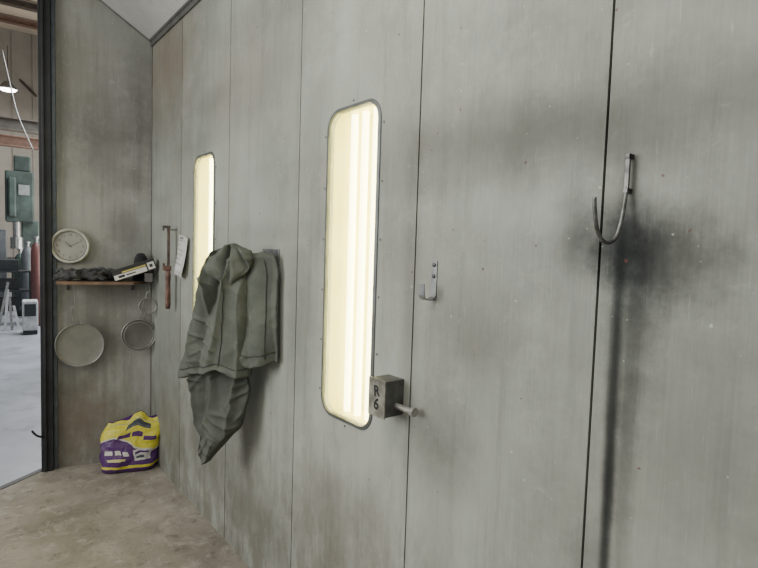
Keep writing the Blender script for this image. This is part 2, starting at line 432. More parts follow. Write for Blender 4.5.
lk(nt,noise_(nt,pos,30,8,.7),bp.inputs['Height']); lk(nt,bp.outputs[0],b.inputs['Normal'])
T0=BW.P(ul,0,0); T1=floor_pt(0,491); td=(T1-floor_pt(44,471)).normalized(); TF=T0+td*4.5
bm=bmesh.new(); bm.faces.new([bm.verts.new(p) for p in (Vector((0,YC,0)),PE,T0,TF,Vector((TF.x,yb-1,0)),Vector((0,yb-1,0)))])
mesh_obj('floor',bm,m_floor,recenter=False,kind='structure',label="dusty grey-brown concrete booth floor")
m,nt,b=newmat('polished shop concrete'); m_sf=m
pos=N(nt,'ShaderNodeNewGeometry').outputs['Position']
c=mixc(nt,mrange(nt,noise_(nt,pos,1.2,6,.65),.3,.7),(.27,.29,.33),(.40,.43,.48))
c=mixc(nt,math_(nt,'MULTIPLY',mrange(nt,noise_(nt,pos,3,7,.7),.48,.66),.6),c,(.17,.18,.20))
lk(nt,c,b.inputs['Base Color']); b.inputs['Roughness'].default_value=.35
bm=bmesh.new(); bm.faces.new([bm.verts.new(Vector(p)) for p in ((-25,-6,-.012),(8,-6,-.012),(8,30,-.012),(-25,30,-.012))])
mesh_obj('floor.001',bm,m_sf,recenter=False,kind='structure',label="bright bluish polished concrete shop floor")
TFr=Fr(T0,td); bm=bmesh.new(); boxf(bm,TFr,0,4.5,-.012,.004,-.02,.02)
mesh_obj('trim_5',bm,simple('threshold steel',(.09,.09,.09),.6,.4),kind='structure',label="dark steel threshold strip")

# ------------------------------------------------------------ jacket
def cloth(name,c1,c2,c3):
    m,nt,b=newmat(name)
    tc=N(nt,'ShaderNodeTexCoord').outputs['Object']
    c=mixc(nt,mrange(nt,noise_(nt,tc,6,5,.65),.3,.7),c1,c2)
    c=mixc(nt,math_(nt,'MULTIPLY',mrange(nt,noise_(nt,tc,14,7,.8),.54,.72),.5),c,c3)
    c=mixc(nt,math_(nt,'MULTIPLY',mrange(nt,noise_(nt,tc,9,7,.8,.5),.56,.68),.45),c,tuple(x*.5 for x in c1))
    lk(nt,c,b.inputs['Base Color']); b.inputs['Roughness'].default_value=.85
    b.inputs['Specular IOR Level'].default_value=.2
    bp=N(nt,'ShaderNodeBump'); bp.inputs['Strength'].default_value=.45; bp.inputs['Distance'].default_value=.006
    lk(nt,math_(nt,'ADD',noise_(nt,tc,16,5,.6,.6),math_(nt,'MULTIPLY',noise_(nt,tc,220,2),.25)),bp.inputs['Height']); lk(nt,bp.outputs[0],b.inputs['Normal'])
    return m
m_jac=cloth('grey green canvas',(.085,.093,.078),(.122,.132,.112),(.19,.195,.172))
m_jac2=cloth('darker canvas lining',(.065,.07,.061),(.098,.105,.09),(.15,.15,.13))
JB=Vector((-.28,2.50,0)); JA=Vector((-.06,2.08,0))
JF=Fr(JB,JA-JB)
def drape(bm,rows,nbase,thick,foldf,NU=60,NV=90,seed=0,back=.5,fr=JF,hem=0,top=0,edge=1.2):
    ys=[r[0] for r in rows]
    def interp(y):
        y=min(max(y,ys[0]),ys[-1])
        for i in range(len(rows)-1):
            if y<=rows[i+1][0]:
                P=[rows[max(i-1,0)],rows[i],rows[i+1],rows[min(i+2,len(rows)-1)]]
                t=(y-rows[i][0])/(rows[i+1][0]-rows[i][0])
                o=[]
                for q in (1,2):
                    a,b,c,d=[r[q] for r in P]
                    o.append(.5*((2*b)+(c-a)*t+(2*a-5*b+4*c-d)*t*t+(3*b-a-3*c+d)*t**3))
                return o
    front=[];backg=[]
    for j in range(NV+1):
        t=j/NV; y=ys[0]+(ys[-1]-ys[0])*t; xl,xr=interp(y)
        xl+=edge*(noise.noise(Vector((t*6,seed,0)))*1.6+noise.noise(Vector((t*16,seed,0)))*.5); xr+=edge*noise.noise(Vector((t*7,seed,5)))
        fa=[];ba=[]
        for i in range(NU+1):
            s=i/NU; x=xl+(xr-xl)*s
            yy=y+hem*t**4*(math.sin(s*7+seed)+.5*math.sin(s*15+seed*2))+top*(1-t)**4*math.sin(s*5+seed)
            u,v=fr.px(x,yy,nbase)
            e=max(0,1-abs(2*s-1)**7)**.5; ev=min(1,(t/.04))**.5*min(1,((1-t)/.01))**.5
            fo=foldf(x,yy,s,t)
            k=e*ev
            fa.append(bm.verts.new(fr.P(u,v,nbase+thick*k*(.6+.4*math.sin(math.pi*s))+fo*min(1,e*1.3)*(ev*.5+.5))))
            ba.append(fa[-1] if i in(0,NU) or j in (0,NV) else bm.verts.new(fr.P(u,v,nbase-thick*back*k-(.012))))
        front.append(fa);backg.append(ba)
    for g in (front,backg):
        for j in range(NV):
            for i in range(NU):
                try: bm.faces.new([g[j][i],g[j][i+1],g[j+1][i+1],g[j+1][i]])
                except ValueError: pass
    return front
def rid(v,w):
    a=min(1,abs(v)/w); return (1-a)**1.5
def wrinkles(x,y,seed,am=1.):
    wx=7*noise.noise(Vector((x/45,y/60,seed+20))); wy=9*noise.noise(Vector((x/45,y/45,seed+30)))
    X,Y=x+wx,y+wy
    o=.022*rid(noise.noise(Vector((X/24,Y/120,seed))),.30)
    g1=max(0,min(1,.15+2.2*noise.noise(Vector((x/45,y/50,seed+6)))))
    g2=max(0,min(1,.05+2.2*noise.noise(Vector((x/45,y/50,seed+16)))))
    d1=(X+Y*.6); d2=(Y-X*.6)
    o+=.015*rid(noise.noise(Vector((d1/80,d2/18,seed+4))),.26)*g1
    d1=(X-Y*.8); d2=(Y+X*.8)
    o+=.013*rid(noise.noise(Vector((d1/75,d2/19,seed+9))),.26)*g2
    return (o-.012)*am
def radial(cx,cy,k,amp,seed,grow=70,nz=.7):
    def f(x,y,s,t):
        dx,dy=x-cx,y-cy; r=math.hypot(dx,dy); phi=math.atan2(dx,max(dy,1))
        w=nz*noise.noise(Vector((phi*2.2,r/140,seed)))
        a=amp*min(1,r/grow)*(.5+1.0*(noise.noise(Vector((phi*3,r/160,seed+3)))+.5))
        return a*(abs(math.cos((phi*k+w*3)/2))-.6)+wrinkles(x,y,seed)+.018*noise.noise(Vector((x/34,y/80,seed+5)))
    return f
def vert(k,amp,seed):
    def f(x,y,s,t):
        w=.4*noise.noise(Vector((s*2,t*1.1,seed)))
        return amp*(.4+.7*t)*(abs(math.cos((s+w*.35)*k*math.pi))-.6)+wrinkles(x,y,seed,.6)+.010*noise.noise(Vector((x/28,y/70,seed+5)))
    return f
e=empty('work_jacket',JF.P(.24,WL.px(270,258)[1],0),"grey-green canvas work jacket hanging rumpled on a wall hook","jacket")
bm=bmesh.new()
drape(bm,[(352,192,247),(372,190,248),(388,190,248),(403,191,247),(417,192,243),(428,195,240),(436,198,230),(446,199,222),(455,200,214),(462,202,208)],-.02,.03,radial(226,270,12,.045,3),80,120,3,hem=1.5,edge=2)
mesh_obj('lower_tail',bm,m_jac2,e,smooth=True)
bm=bmesh.new()
gb=drape(bm,[(251,222,250),(258,208,250),(270,203,250),(290,199,250),(320,192,249),(345,186,249),(362,181,250),(374,178,250)],.0,.042,radial(238,232,12,.052,7),110,150,7,hem=3.5,top=2,edge=1.5)
hemline=[v.co+JF.N*.0015 for v in gb[140][4:-4:3]]
front_seam=[gb[j][72].co+JF.N*.0015 for j in range(14,146,3)]
mesh_obj('jacket_body',bm,m_jac,e,smooth=True)
bm=bmesh.new()
gs=drape(bm,[(251,238,264),(256,234,274),(272,232,277.5),(310,233,277),(340,235,277),(358,236,277.5),(366,237,277)],.012,.020,vert(1.6,.020,11),80,120,11,hem=2.5,top=2,edge=1)
cuff=[v.co+JF.N*.0015 for v in gs[108][4:-4:3]]
side=[gs[j][62].co+JF.N*.0015 for j in range(8,114,3)]
mesh_obj('sleeve',bm,m_jac,e,smooth=True)
m_seam=simple('dark stitched seam',(.045,.05,.042),.9)
for L_ in (hemline,front_seam,cuff,side):
    bm=bmesh.new(); tube(bm,L_,.0022,6); mesh_obj('stitched_seam',bm,m_seam,e,smooth=True)
bm=bmesh.new()
drape(bm,[(245,230,238),(247,220,245),(251,212,249),(258,206,251),(266,204,250),(273,210,245),(279,217,238),(284,222,233)],.045,.028,radial(236,236,11,.04,15,25),70,70,15,hem=2,top=2,edge=1.2)
mesh_obj('collar',bm,m_jac,e,smooth=True)
e=empty('coat_hook',WL.P(*WL.px(272,257),0),"steel coat hook plate holding the work jacket","coat hook")
u,v=WL.px(272,257); bm=bmesh.new(); boxf(bm,WL,u-.08,u+.07,v-.03,v+.035,0.0,.006); mesh_obj('hook_plate',bm,m_steel,e,bevel=.001)
bm=bmesh.new(); tube(bm,spline([WL.P(u-.03,v,.006),WL.P(u-.03,v-.02,.05),WL.P(u-.03,v-.005,.09),WL.P(u-.03,v+.025,.1)]),.005,8); mesh_obj('hook_prong',bm,m_steel,e,smooth=True)

# ------------------------------------------------------------ big hook
pu,pv=WL.px(630,188)
HF=Fr(WL.P(pu,0,0),(1,0,0))
def hp(x,y):
    a,b2=HF.px(x,y); return HF.P(a,b2)
e=empty('utility_hook',WL.P(pu,pv,0),"large bent steel rod hook welded to a sooty wall","hook")
ztop=hp(630,154).z; zmid=hp(630,190).z
bm=bmesh.new(); boxf(bm,WL,pu-.005,pu+.005,zmid-.005,ztop,.012,.018); boxf(bm,WL,pu-.005,pu+.005,zmid-.008,zmid+.002,-.001,.02);boxf(bm,WL,pu-.005,pu+.005,ztop-.010,ztop,-.001,.02)
mesh_obj('hook_plate',bm,m_rod,e,bevel=.001)
pts=[hp(594.5,197),hp(595,212),hp(597,229),hp(602,240),hp(609,242.5),hp(616,237),hp(621,222),hp(625,200),hp(627.5,180),hp(628.5,160)]
bm=bmesh.new(); tube(bm,spline(pts,6),.0042,12); mesh_obj('hook_rod',bm,simple('bare hook rod',(.25,.25,.24),.4,.7,.3,40),e,smooth=True)
# small strap hook
pu,pv=WL.px(434.5,280); HF=Fr(WL.P(pu,0,0),(1,0,0))
e=empty('strap_hook',WL.P(pu,pv,0),"small galvanised flat strap hook screwed to the wall","hook")
def strap(bm,pts,w,t):
    P2=[Vector((a,b2)) for a,b2 in pts]; L=[]
    for i,p in enumerate(P2):
        d=(P2[min(i+1,len(P2)-1)]-P2[max(i-1,0)]).normalized(); nn=Vector((-d.y,d.x))*t/2
        L.append([bm.verts.new(WL.P(pu+s*w/2,(p+nn*q).y,(p+nn*q).x)) for s,q in ((-1,-1),(1,-1),(1,1),(-1,1))])
    for i in range(len(L)-1):
        for k in range(4): bm.faces.new((L[i][k],L[i][(k+1)%4],L[i+1][(k+1)%4],L[i+1][k]))
    bm.faces.new(L[0]); bm.faces.new(L[-1])
zt_=hp(436,261).z; zb_=hp(432,299).z; nn_=-HF.P(HF.px(421.5,290)[0],0).x
bm=bmesh.new()
arc=[(nn_/2+ (nn_/2-.002)*math.cos(a)*-1, zb_+.012-.014*math.sin(a)) for a in [math.pi*k/8 for k in range(9)]]
strap(bm,[(.0015,zt_),(.0015,zb_+.04)]+[(max(.0015,a),b2) for a,b2 in arc]+[(nn_,hp(422,284).z)],.022,.003)
mesh_obj('strap',bm,m_steel,e)
for dz_ in (-.012,-.045):
    bm=bmesh.new()
    lathe(bm,WL,pu,zt_+dz_,[(0,.008),(.004,.0075),(.006,.005),(.006,.003)],12)
    mesh_obj('screw',bm,m_rod,e,smooth=True)

# ------------------------------------------------------------ switch box
m_boxf=simple('smudged tan box paint',(.33,.315,.26),.55,.2,.3,25)
m_boxs=simple('grey box steel',(.15,.15,.14),.5,.3,.25,20)
d_=.075
fx=WL.px(370.5,377,d_); fx2=WL.px(386,379,d_); fb=WL.px(371,413,d_)
e=empty('switch_box',WL.P(fx2[0],fb[1],0),"small worn steel switch box below the lit wall light","electrical box")
bm=bmesh.new(); boxf(bm,WL,fx[0],fx2[0],fb[1],fx[1],0.0,d_); mesh_obj('box_body',bm,m_boxs,e,bevel=.002)
bm=bmesh.new(); boxf(bm,WL,fx[0]-.003,fx2[0]+.002,fb[1]-.003,fx[1]+.003,d_,d_+.004); mesh_obj('cover_plate',bm,m_boxf,e,bevel=.001)
mid=(fx[0]+fx2[0])/2; hz=fx[1]-fb[1]
for tx,vv_,aa,sz in (("R",.68,.12,.046),("6",.32,-.15,.05)):
    bm=bmesh.new(); tf=WL.rot(aa,WL.P(mid,fb[1]+hz*vv_,d_+.0045)); textbm(bm,tf,tx,sz,0,0,0,.025)
    mesh_obj('marking',bm,m_black,e)
uc,vc=WL.px(405,409,.03); ue,ve=WL.px(414,409,.03)
m_stub=simple('pale stub steel',(.42,.41,.38),.4,.5,.2,30)
bm=bmesh.new(); tube(bm,[WL.P(fx2[0]-.002,vc,.03),WL.P(ue,vc,.03)],.009,14)
mesh_obj('conduit_stub',bm,m_stub,e,smooth=False)
bm=bmesh.new(); tube(bm,[WL.P(ue-.010,vc,.03),WL.P(ue+.004,vc,.03)],.014,12); mesh_obj('lock_nut',bm,m_stub,e)

# ------------------------------------------------------------ shelf and contents
m_wood=simple('worn brown shelf board',(.20,.125,.08),.7,0,.25,10)
SD=.20
su0,sv=BW.px(56,284.5,SD); su0=max(su0,.025); su1=BLEN-.02
sv=BW.px(108,285,SD)[1]; sh=sv+.02
e=empty('wall_shelf',BW.P((su0+su1)/2,sv,0),"narrow brown wooden shelf on steel brackets on the end wall","shelf")
bm=bmesh.new(); vs=[bm.verts.new(BW.P(a,b2,c2)) for b2 in (sv,sh) for a,c2 in ((su0,.002),(su1-.0,.002),(su1-.085,SD),(su0,SD))]
for q in ((0,1,2,3),(4,5,6,7),(0,1,5,4),(1,2,6,5),(2,3,7,6),(3,0,4,7)): bm.faces.new([vs[i] for i in q])
mesh_obj('shelf_board',bm,m_wood,e,bevel=.002)
for uu in (su0+.04,su1-.10):
    bm=bmesh.new(); boxf(bm,BW,uu-.01,uu+.01,sv-.05,sv,.001,.005); boxf(bm,BW,uu-.01,uu+.01,sv-.004,sv-.0005,.003,SD-.06)
    tube(bm,[BW.P(uu,sv-.045,.006),BW.P(uu,sv-.005,.06)],.003,8); mesh_obj('bracket',bm,m_rod,e)
m_glove=simple('dark knit glove',(.022,.024,.027),.9,0,.3,30,.6,col2=(.08,.08,.08))
def blob(bm,c,ax,seg=12,rot=None):
    st_=len(bm.verts); bmesh.ops.create_uvsphere(bm,u_segments=seg,v_segments=seg//2+2,radius=1)
    bm.verts.ensure_lookup_table()
    for vtx in bm.verts[st_:]:
        p=Vector((vtx.co.x*ax[0],vtx.co.y*ax[1],vtx.co.z*ax[2]))
        if rot: p=rot@p
        vtx.co=c+p
def glove(px,ang,n,k,sc_=.8):
    u,_=BW.px(px,275,n); o=BW.P(u,sh,n)
    R=Matrix.Rotation(ang,3,'Z'); bm=bmesh.new()
    X=R@BW.U; Y=R@BW.N*-1; Z=Vector((0,0,1))*1.4
    B=Matrix((X,Y,Z)).transposed()
    g=lambda a,b2,c2:o+(X*a+Y*b2+Z*c2)*sc_
    blob(bm,g(0,0,.03),tuple(q*sc_ for q in (.052,.045,.032)),14,B)
    tube(bm,[g(-.03,0,.03),g(-.065,0,.034),g(-.09,.005,.036)],[.03*sc_,.036*sc_,.042*sc_],12)
    for i,(b0,L) in enumerate(((-.032,.05),(-.011,.06),(.011,.055),(.031,.045))):
        b1=b0*1.7; cu=.028*math.sin(k*2+i*1.7)
        tube(bm,spline([g(.02,b0,.025),g(.045,b0,.036+cu*.7),g(.04+L*.6,b1,.034+cu),g(.035+L,b1,.016+max(0,cu))],4),[.013*sc_]*12+[.008*sc_],8)
    tube(bm,spline([g(-.015,-.03,.028),g(.01,-.055,.05),g(.035,-.062,.055)],4),[.014*sc_]*8+[.009*sc_],8)
    ob=mesh_obj('work_glove',bm,m_glove,label="dark knit work glove lying on the shelf",cat="glove",base=True)
    ob.location.z=sh+.001
    ob['group']="gloves on the shelf"
    md=ob.modifiers.new('r','REMESH'); md.mode='VOXEL'; md.voxel_size=.005; md.use_smooth_shade=True
glove(68,2.8,.13,0,.85); glove(84,.25,.06,1,.9); glove(95,-.2,.14,2,.8); glove(110,2.9,.07,3,.9)
uu,_=BW.px(141,262,.045)
m_cap=simple('black knit cap cloth',(.03,.03,.035),.95,0,.3,40,.6)
e=empty('knit_cap',BW.P(uu,sh,.055),"black knit cap behind the carton on the shelf","cap")
UP=Fr(BW.P(uu,sh,.055),(1,0,0),Vector((0,1,0)))
bm=bmesh.new(); lathe(bm,UP,0,0,[(.048,.0),(.050,.02),(.051,.07),(.048,.12),(.040,.16),(.022,.19),(0,.195)],24)
for vtx in bm.verts: vtx.co+=Vector((1,1,.2))*.007*noise.noise(vtx.co*22)
mesh_obj('cap_crown',bm,m_cap,e,smooth=True)
bm=bmesh.new(); torus(bm,UP,0,0,.014,.046,.009,28,8); mesh_obj('cap_cuff',bm,m_cap,e,smooth=True)
# carton
a0=BW.px(115,279,.19); a1=BW.px(157,266,.19)
ang=math.atan2(a1[1]-a0[1],a1[0]-a0[0]); L=math.hypot(a1[0]-a0[0],a1[1]-a0[1])
CF=BW.rot(ang,BW.P(a0[0],sh+.002,.19))
m_ctn=simple('black carton',(.03,.03,.03),.5); m_white=simple('white printed card',(.66,.65,.60),.6,0,.05); m_yel=simple('yellow printed card',(.55,.47,.12),.6,0,.05)
e=empty('carton',CF.P(L/2,0,-.03),"long black, white and yellow carton propped on the shelf","box")
bm=bmesh.new(); boxf(bm,CF,0,L,.0,.074,-.05,0); mesh_obj('carton_body',bm,m_ctn,e,bevel=.002)
for a_,b2_,c_,d2,mt in ((.004,L-.06,.004,.036,m_white),(L-.05,L-.006,.008,.056,m_white),(.06,L-.06,.040,.050,m_yel)):
    bm=bmesh.new(); boxf(bm,CF,a_,b2_,c_,d2,0,.0015); mesh_obj('carton_label',bm,mt,e)
for a_,b2_,c_,d2 in ((.03,.07,.012,.028),(.08,.14,.016,.024),(L-.038,L-.018,.022,.042)):
    bm=bmesh.new(); boxf(bm,CF,a_,b2_,c_,d2,.0015,.002); mesh_obj('printed_mark',bm,m_ctn,e)
u_=a0[0]+L*math.cos(ang)*.78; hgt=math.tan(ang)*(u_-a0[0]-.02)
bm=bmesh.new(); boxf(bm,BW,u_-.02,u_+.03,sh,sh+max(.02,hgt-.004),.145,.185); mesh_obj('tape_box',bm,simple('dull grey carton',(.13,.12,.11),.7),bevel=.003,label="small grey carton under the propped box",cat="box",base=True)

# clock
cu_,cv_=BW.px(70,246,.03); R=.117
e=empty('wall_clock',BW.P(cu_,cv_,0),"round wall clock with cream rim and grey dial","clock")
m_rim=simple('off-white plastic rim',(.48,.47,.41),.45); m_dial=simple('dusty dial',(.31,.305,.275),.5,0,.1,10); m_ring=simple('grey inner ring',(.17,.17,.16),.5)
bm=bmesh.new(); lathe(bm,BW,cu_,cv_,[(0,.001),(R*.97,.001),(R,.01),(R,.03),(R*.95,.042),(R*.88,.040),(R*.84,.026),(R*.82,.024)],48); mesh_obj('clock_case',bm,m_rim,e,smooth=True)
bm=bmesh.new(); lathe(bm,BW,cu_,cv_,[(0,.022),(R*.83,.022),(R*.83,.0245),(0,.0245)],48); mesh_obj('clock_dial',bm,m_dial,e)
bm=bmesh.new(); torus(bm,BW,cu_,cv_,.026,R*.82,.003,48,6); mesh_obj('dial_ring',bm,m_ring,e,smooth=True)
m_num=simple('faded clock print',(.10,.10,.09),.6)
for h in range(1,13):
    bm=bmesh.new()
    a=math.pi/2-h*math.pi/6; textbm(bm,BW,str(h),.023,cu_+R*.64*math.cos(a),cv_+R*.64*math.sin(a),.0252,0)
    mesh_obj('numeral',bm,m_num,e)
for nm,a,l,w in (('hour_hand',2.4,.04,.003),('minute_hand',.5,.06,.002)):
    bm=bmesh.new(); tube(bm,[BW.P(cu_-.012*math.cos(a),cv_-.012*math.sin(a),.028),BW.P(cu_+l*math.cos(a),cv_+l*math.sin(a),.028)],w/2,6); mesh_obj(nm,bm,m_num,e)

# hanging strainers
def gauze(name,col,op):
    m,nt,b=newmat(name); tc=N(nt,'ShaderNodeTexCoord').outputs['Object']
    o_=nt.nodes['Material Output']; b.inputs['Base Color'].default_value=(*col,1); b.inputs['Metallic'].default_value=.2; b.inputs['Roughness'].default_value=.6
    tr=N(nt,'ShaderNodeBsdfTransparent'); mx=N(nt,'ShaderNodeMixShader')
    lk(nt,mrange(nt,noise_(nt,tc,9,4),.3,.7,op-.1,op+.1),mx.inputs[0]); lk(nt,tr.outputs[0],mx.inputs[1]); lk(nt,b.outputs[0],mx.inputs[2]); lk(nt,mx.outputs[0],o_.inputs[0]); return m
m_mesh=gauze('fine wire gauze',(.20,.195,.17),.8)
m_wire=simple('tinned wire',(.30,.30,.28),.35,.8)
def strainer(px,py,rp,n,bowl,hx,hy,label,rim2=False,mat=None,rr=.004):
    u,v=BW.px(px,py,n); R=rp/ (F/(BW.P(u,v,n)-CAM).dot(fwd))
    hu_,hv_=BW.px(hx,hy,n); 
    e=empty('hanging_strainer',BW.P(u,v-R,n),label,"strainer")
    e['group']="strainers hanging under the shelf"
    bm=bmesh.new(); torus(bm,BW,u,v,n,R,rr,40,8); 
    mesh_obj('rim',bm,m_wire,e,smooth=True)
    if rim2:
        bm=bmesh.new(); torus(bm,BW,u,v,n+.016,R*.86,.004,40,6); mesh_obj('rim',bm,m_wire,e,smooth=True)
    bm=bmesh.new(); lathe(bm,BW,u,v,[(R,n)]+[(R*math.cos(a),n-bowl*math.sin(a)) for a in [math.pi/2*k/8 for k in range(1,9)]],40); mesh_obj('gauze_bowl',bm,mat or m_mesh,e,smooth=True)
    d=Vector((hu_-u,hv_-v)).normalized(); st_=(u+d.x*R,v+d.y*R)
    bm=bmesh.new(); off=Vector((-d.y,d.x))*.008
    L1=[BW.P(st_[0]+off.x*2,st_[1]+off.y*2,n),BW.P(hu_+off.x,hv_+off.y-.02,n),BW.P(hu_,hv_,n),BW.P(hu_-off.x,hv_-off.y-.02,n),BW.P(st_[0]-off.x*2,st_[1]-off.y*2,n)]
    tube(bm,spline(L1,5),.003,8); mesh_obj('handle',bm,m_wire,e,smooth=True)
    bm=bmesh.new(); tube(bm,spline([BW.P(hu_,sv-.001,n),BW.P(hu_+.012,(sv+hv_)/2,n+.002),BW.P(hu_+.008,hv_-.012,n),BW.P(hu_-.008,hv_-.010,n)],5),.0025,8)
    h=mesh_obj('cup_hook',bm,m_wire,smooth=True,label="small wire cup hook screwed under the shelf",cat="hook"); h['group']="cup hooks under the shelf"
strainer(80,345,21.5,.06,.018,73,306,"large flat round wire gauze strainer hanging by its handle")
strainer(139,335,15.5,.08,.05,145,300,"medium wire strainer with a double rim hanging by its handle",True,gauze('dark gauze',(.12,.115,.10),.6),.0055)
strainer(148,306,8,.14,.02,148,291,"tiny wire strainer hanging beside the medium strainer",False,gauze('dull gauze',(.2,.19,.17),.5))

# ------------------------------------------------------------ clamp
m_red=simple('dull pinkish rusted bar',(.20,.11,.088),.65,.2,.3,20); m_grip=simple('dark tool grip',(.09,.082,.073),.6)
cu0,cvt=WL.px(168.5,226,.05); _,cvb=WL.px(169,309,.05)
e=empty('bar_clamp',WL.P(cu0,cvb,.04),"rusty bar clamp hanging on the wall near the corner","clamp")
bm=bmesh.new(); boxf(bm,WL,cu0-.012,cu0+.012,cvb+.02,cvt,.044,.055); mesh_obj('bar',bm,simple('rusty bar',(.17,.12,.10),.6,.4,.3,20),e,bevel=.001)
bm=bmesh.new(); boxf(bm,WL,cu0-.010,cu0+.010,cvt-.014,cvt+.002,.040,.085); boxf(bm,WL,cu0-.009,cu0+.009,cvt-.030,cvt-.014,.075,.085); mesh_obj('fixed_jaw',bm,m_grip,e,bevel=.003)
zz=cvt-.26
bm=bmesh.new(); boxf(bm,WL,cu0-.013,cu0+.013,zz-.018,zz+.012,.034,.082); boxf(bm,WL,cu0-.010,cu0+.010,zz+.012,zz+.030,.072,.082); mesh_obj('sliding_jaw',bm,m_red,e,bevel=.003)
bm=bmesh.new(); tube(bm,[WL.P(cu0,zz-.015,.051),WL.P(cu0,zz-.05,.051),WL.P(cu0,zz-.10,.051),WL.P(cu0,cvb+.03,.051),WL.P(cu0,cvb,.051)],[.012,.017,.014,.017,.013],14); mesh_obj('grip',bm,m_red,e,smooth=True)
bm=bmesh.new(); tube(bm,[WL.P(cu0,cvt-.022,-.001),WL.P(cu0,cvt-.022,.048)],.005,8); mesh_obj('wall_peg',bm,m_steel,label="steel peg holding the clamp on the wall",cat="peg")

# papers
pa,pb=WL.px(177.5,236,.01),WL.px(189,277,.01)
PF=WL.rot(-.16,WL.P((pa[0]+pb[0])/2,pa[1],.0))
m_paper=simple('soiled white paper',(.60,.60,.56),.8,0,.08); pw=.085; phh=.25
e=empty('paper_note',PF.P(0,0,0),"curled white printed paper notes pinned to the wall","paper")
for q,(du,dn,sc_) in enumerate(((-.012,.004,1.0),(.014,.012,.9))):
    bm=bmesh.new(); g=[[bm.verts.new(PF.P(du+(i/8-.5)*2*pw,-j/10*phh*sc_,dn+.016*(j/10)**2*(1+.6*(i/8))+.006*math.sin(i))) for i in range(9)] for j in range(11)]
    for j in range(10):
        for i in range(8): bm.faces.new((g[j][i],g[j][i+1],g[j+1][i+1],g[j+1][i]))
    mesh_obj('sheet',bm,m_paper,e,smooth=True,solid=.0006)
m_ink=simple('grey print ink',(.2,.2,.2),.7)
for j in range(1,7):
    v_=-j/8*phh*.9; jj=j/8*.9; n0=.021+.016*jj**2*1.7
    bm=bmesh.new(); boxf(bm,PF,-.045,.05-.025*(j%3),v_-.0035,v_,n0,n0+.0008)
    mesh_obj('printed_line',bm,m_ink,e)
bm=bmesh.new(); lathe(bm,PF,0,-.012,[(.0,.028),(.006,.027),(.008,.022),(.002,.018),(.002,-.001)],12); mesh_obj('push_pin',bm,m_steel,e,smooth=True)

# ------------------------------------------------------------ bag
bl=floor_pt(102,469); br_=floor_pt(159,465)
bc=(bl+br_)/2
GF=Fr(bc,BW.U)
dn_=(bc-BW.o).dot(BW.N)
if dn_<.14: GF.o=GF.o+GF.N*(.14-dn_)
m,nt,b=newmat('purple and yellow bag print'); m_bag=m
tc=N(nt,'ShaderNodeTexCoord').outputs['UV']
sep=N(nt,'ShaderNodeSeparateXYZ'); lk(nt,tc,sep.inputs[0]); X,Y=sep.outputs[0],sep.outputs[1]
nn=math_(nt,'MULTIPLY',math_(nt,'SUBTRACT',noise_(nt,tc,4.0,2),.5),.08)
Yn=math_(nt,'ADD',Y,nn); Xn=math_(nt,'ADD',X,nn)
pur=(.075,.022,.12); yel=(.58,.52,.05)
wv=math_(nt,'MULTIPLY',math_(nt,'SINE',math_(nt,'ADD',math_(nt,'MULTIPLY',Xn,5.5),.2)),.15)
bd=math_(nt,'SUBTRACT',Yn,math_(nt,'ADD',wv,.52))
def rectm(x0,x1,y0,y1):
    return math_(nt,'MULTIPLY',math_(nt,'MULTIPLY',math_(nt,'GREATER_THAN',Xn,x0),math_(nt,'LESS_THAN',Xn,x1)),math_(nt,'MULTIPLY',math_(nt,'GREATER_THAN',Yn,y0),math_(nt,'LESS_THAN',Yn,y1)))
c=mixc(nt,math_(nt,'GREATER_THAN',bd,0.0),pur,(.55,.53,.45))
c=mixc(nt,math_(nt,'GREATER_THAN',bd,0.03),c,yel)
for (x0,x1,y0,y1,cc) in ((.40,.80,.82,.90,(.05,.06,.07)),(.30,.52,.66,.74,pur),(.54,.70,.66,.74,pur),(.72,.88,.60,.68,pur),
                         (.56,.86,.24,.44,(.50,.49,.45)),(.60,.82,.36,.40,pur),(.60,.74,.28,.32,(.05,.06,.07)),
                         (.12,.22,.36,.44,(.55,.53,.47)),(.25,.34,.36,.44,(.55,.53,.47)),(.37,.47,.34,.42,(.55,.53,.47)),(.14,.40,.25,.29,(.55,.50,.2))):
    c=mixc(nt,rectm(x0,x1,y0,y1),c,cc)
c=mixc(nt,math_(nt,'MULTIPLY',math_(nt,'GREATER_THAN',Yn,.10),math_(nt,'LESS_THAN',Yn,.15)),c,yel)
lk(nt,c,b.inputs['Base Color']); b.inputs['Roughness'].default_value=.25
bp=N(nt,'ShaderNodeBump'); bp.inputs['Strength'].default_value=.8; bp.inputs['Distance'].default_value=.02
lk(nt,noise_(nt,tc,6,6,.62,.8),bp.inputs['Height']); lk(nt,bp.outputs[0],b.inputs['Normal'])
e=empty('absorbent_bag',GF.P(0,0,0),"slumped purple and yellow plastic sack on the floor in the corner","bag")
HWB=.20
def bag_p(a,t,off=0):
    hw_=HWB*(1-.14*t)*(min(1,(t/.10))**.4*.10+.90); dp=.11*(1-.55*t**2.5)*(min(1,t/.08)**.5*.25+.75)
    ca,sa=math.cos(a),math.sin(a); ex=.6
    u=hw_*math.copysign(abs(ca)**ex,ca); n=dp*math.copysign(abs(sa)**.75,sa)
    if t>.86: n*=max(.10,1-(t-.86)/.14)
    z=.355*t; z+= (.024*math.sin(u*24+1)+.014*math.sin(u*47))*t**4+.012*t**3*(u/.2)
    q=Vector((u*7,n*7,z*7)); w=.024*noise.noise(q)+.012*noise.noise(q*2.4)
    n+=w*(1 if n>0 else -1)*(1-t*.4)+off*(1 if n>0 else -1); u+=w*1.1+.02*t*t
    return u,max(z,0),n
bm=bmesh.new(); NA,NT=72,48; uvl=bm.loops.layers.uv.new('UVMap'); G=[]
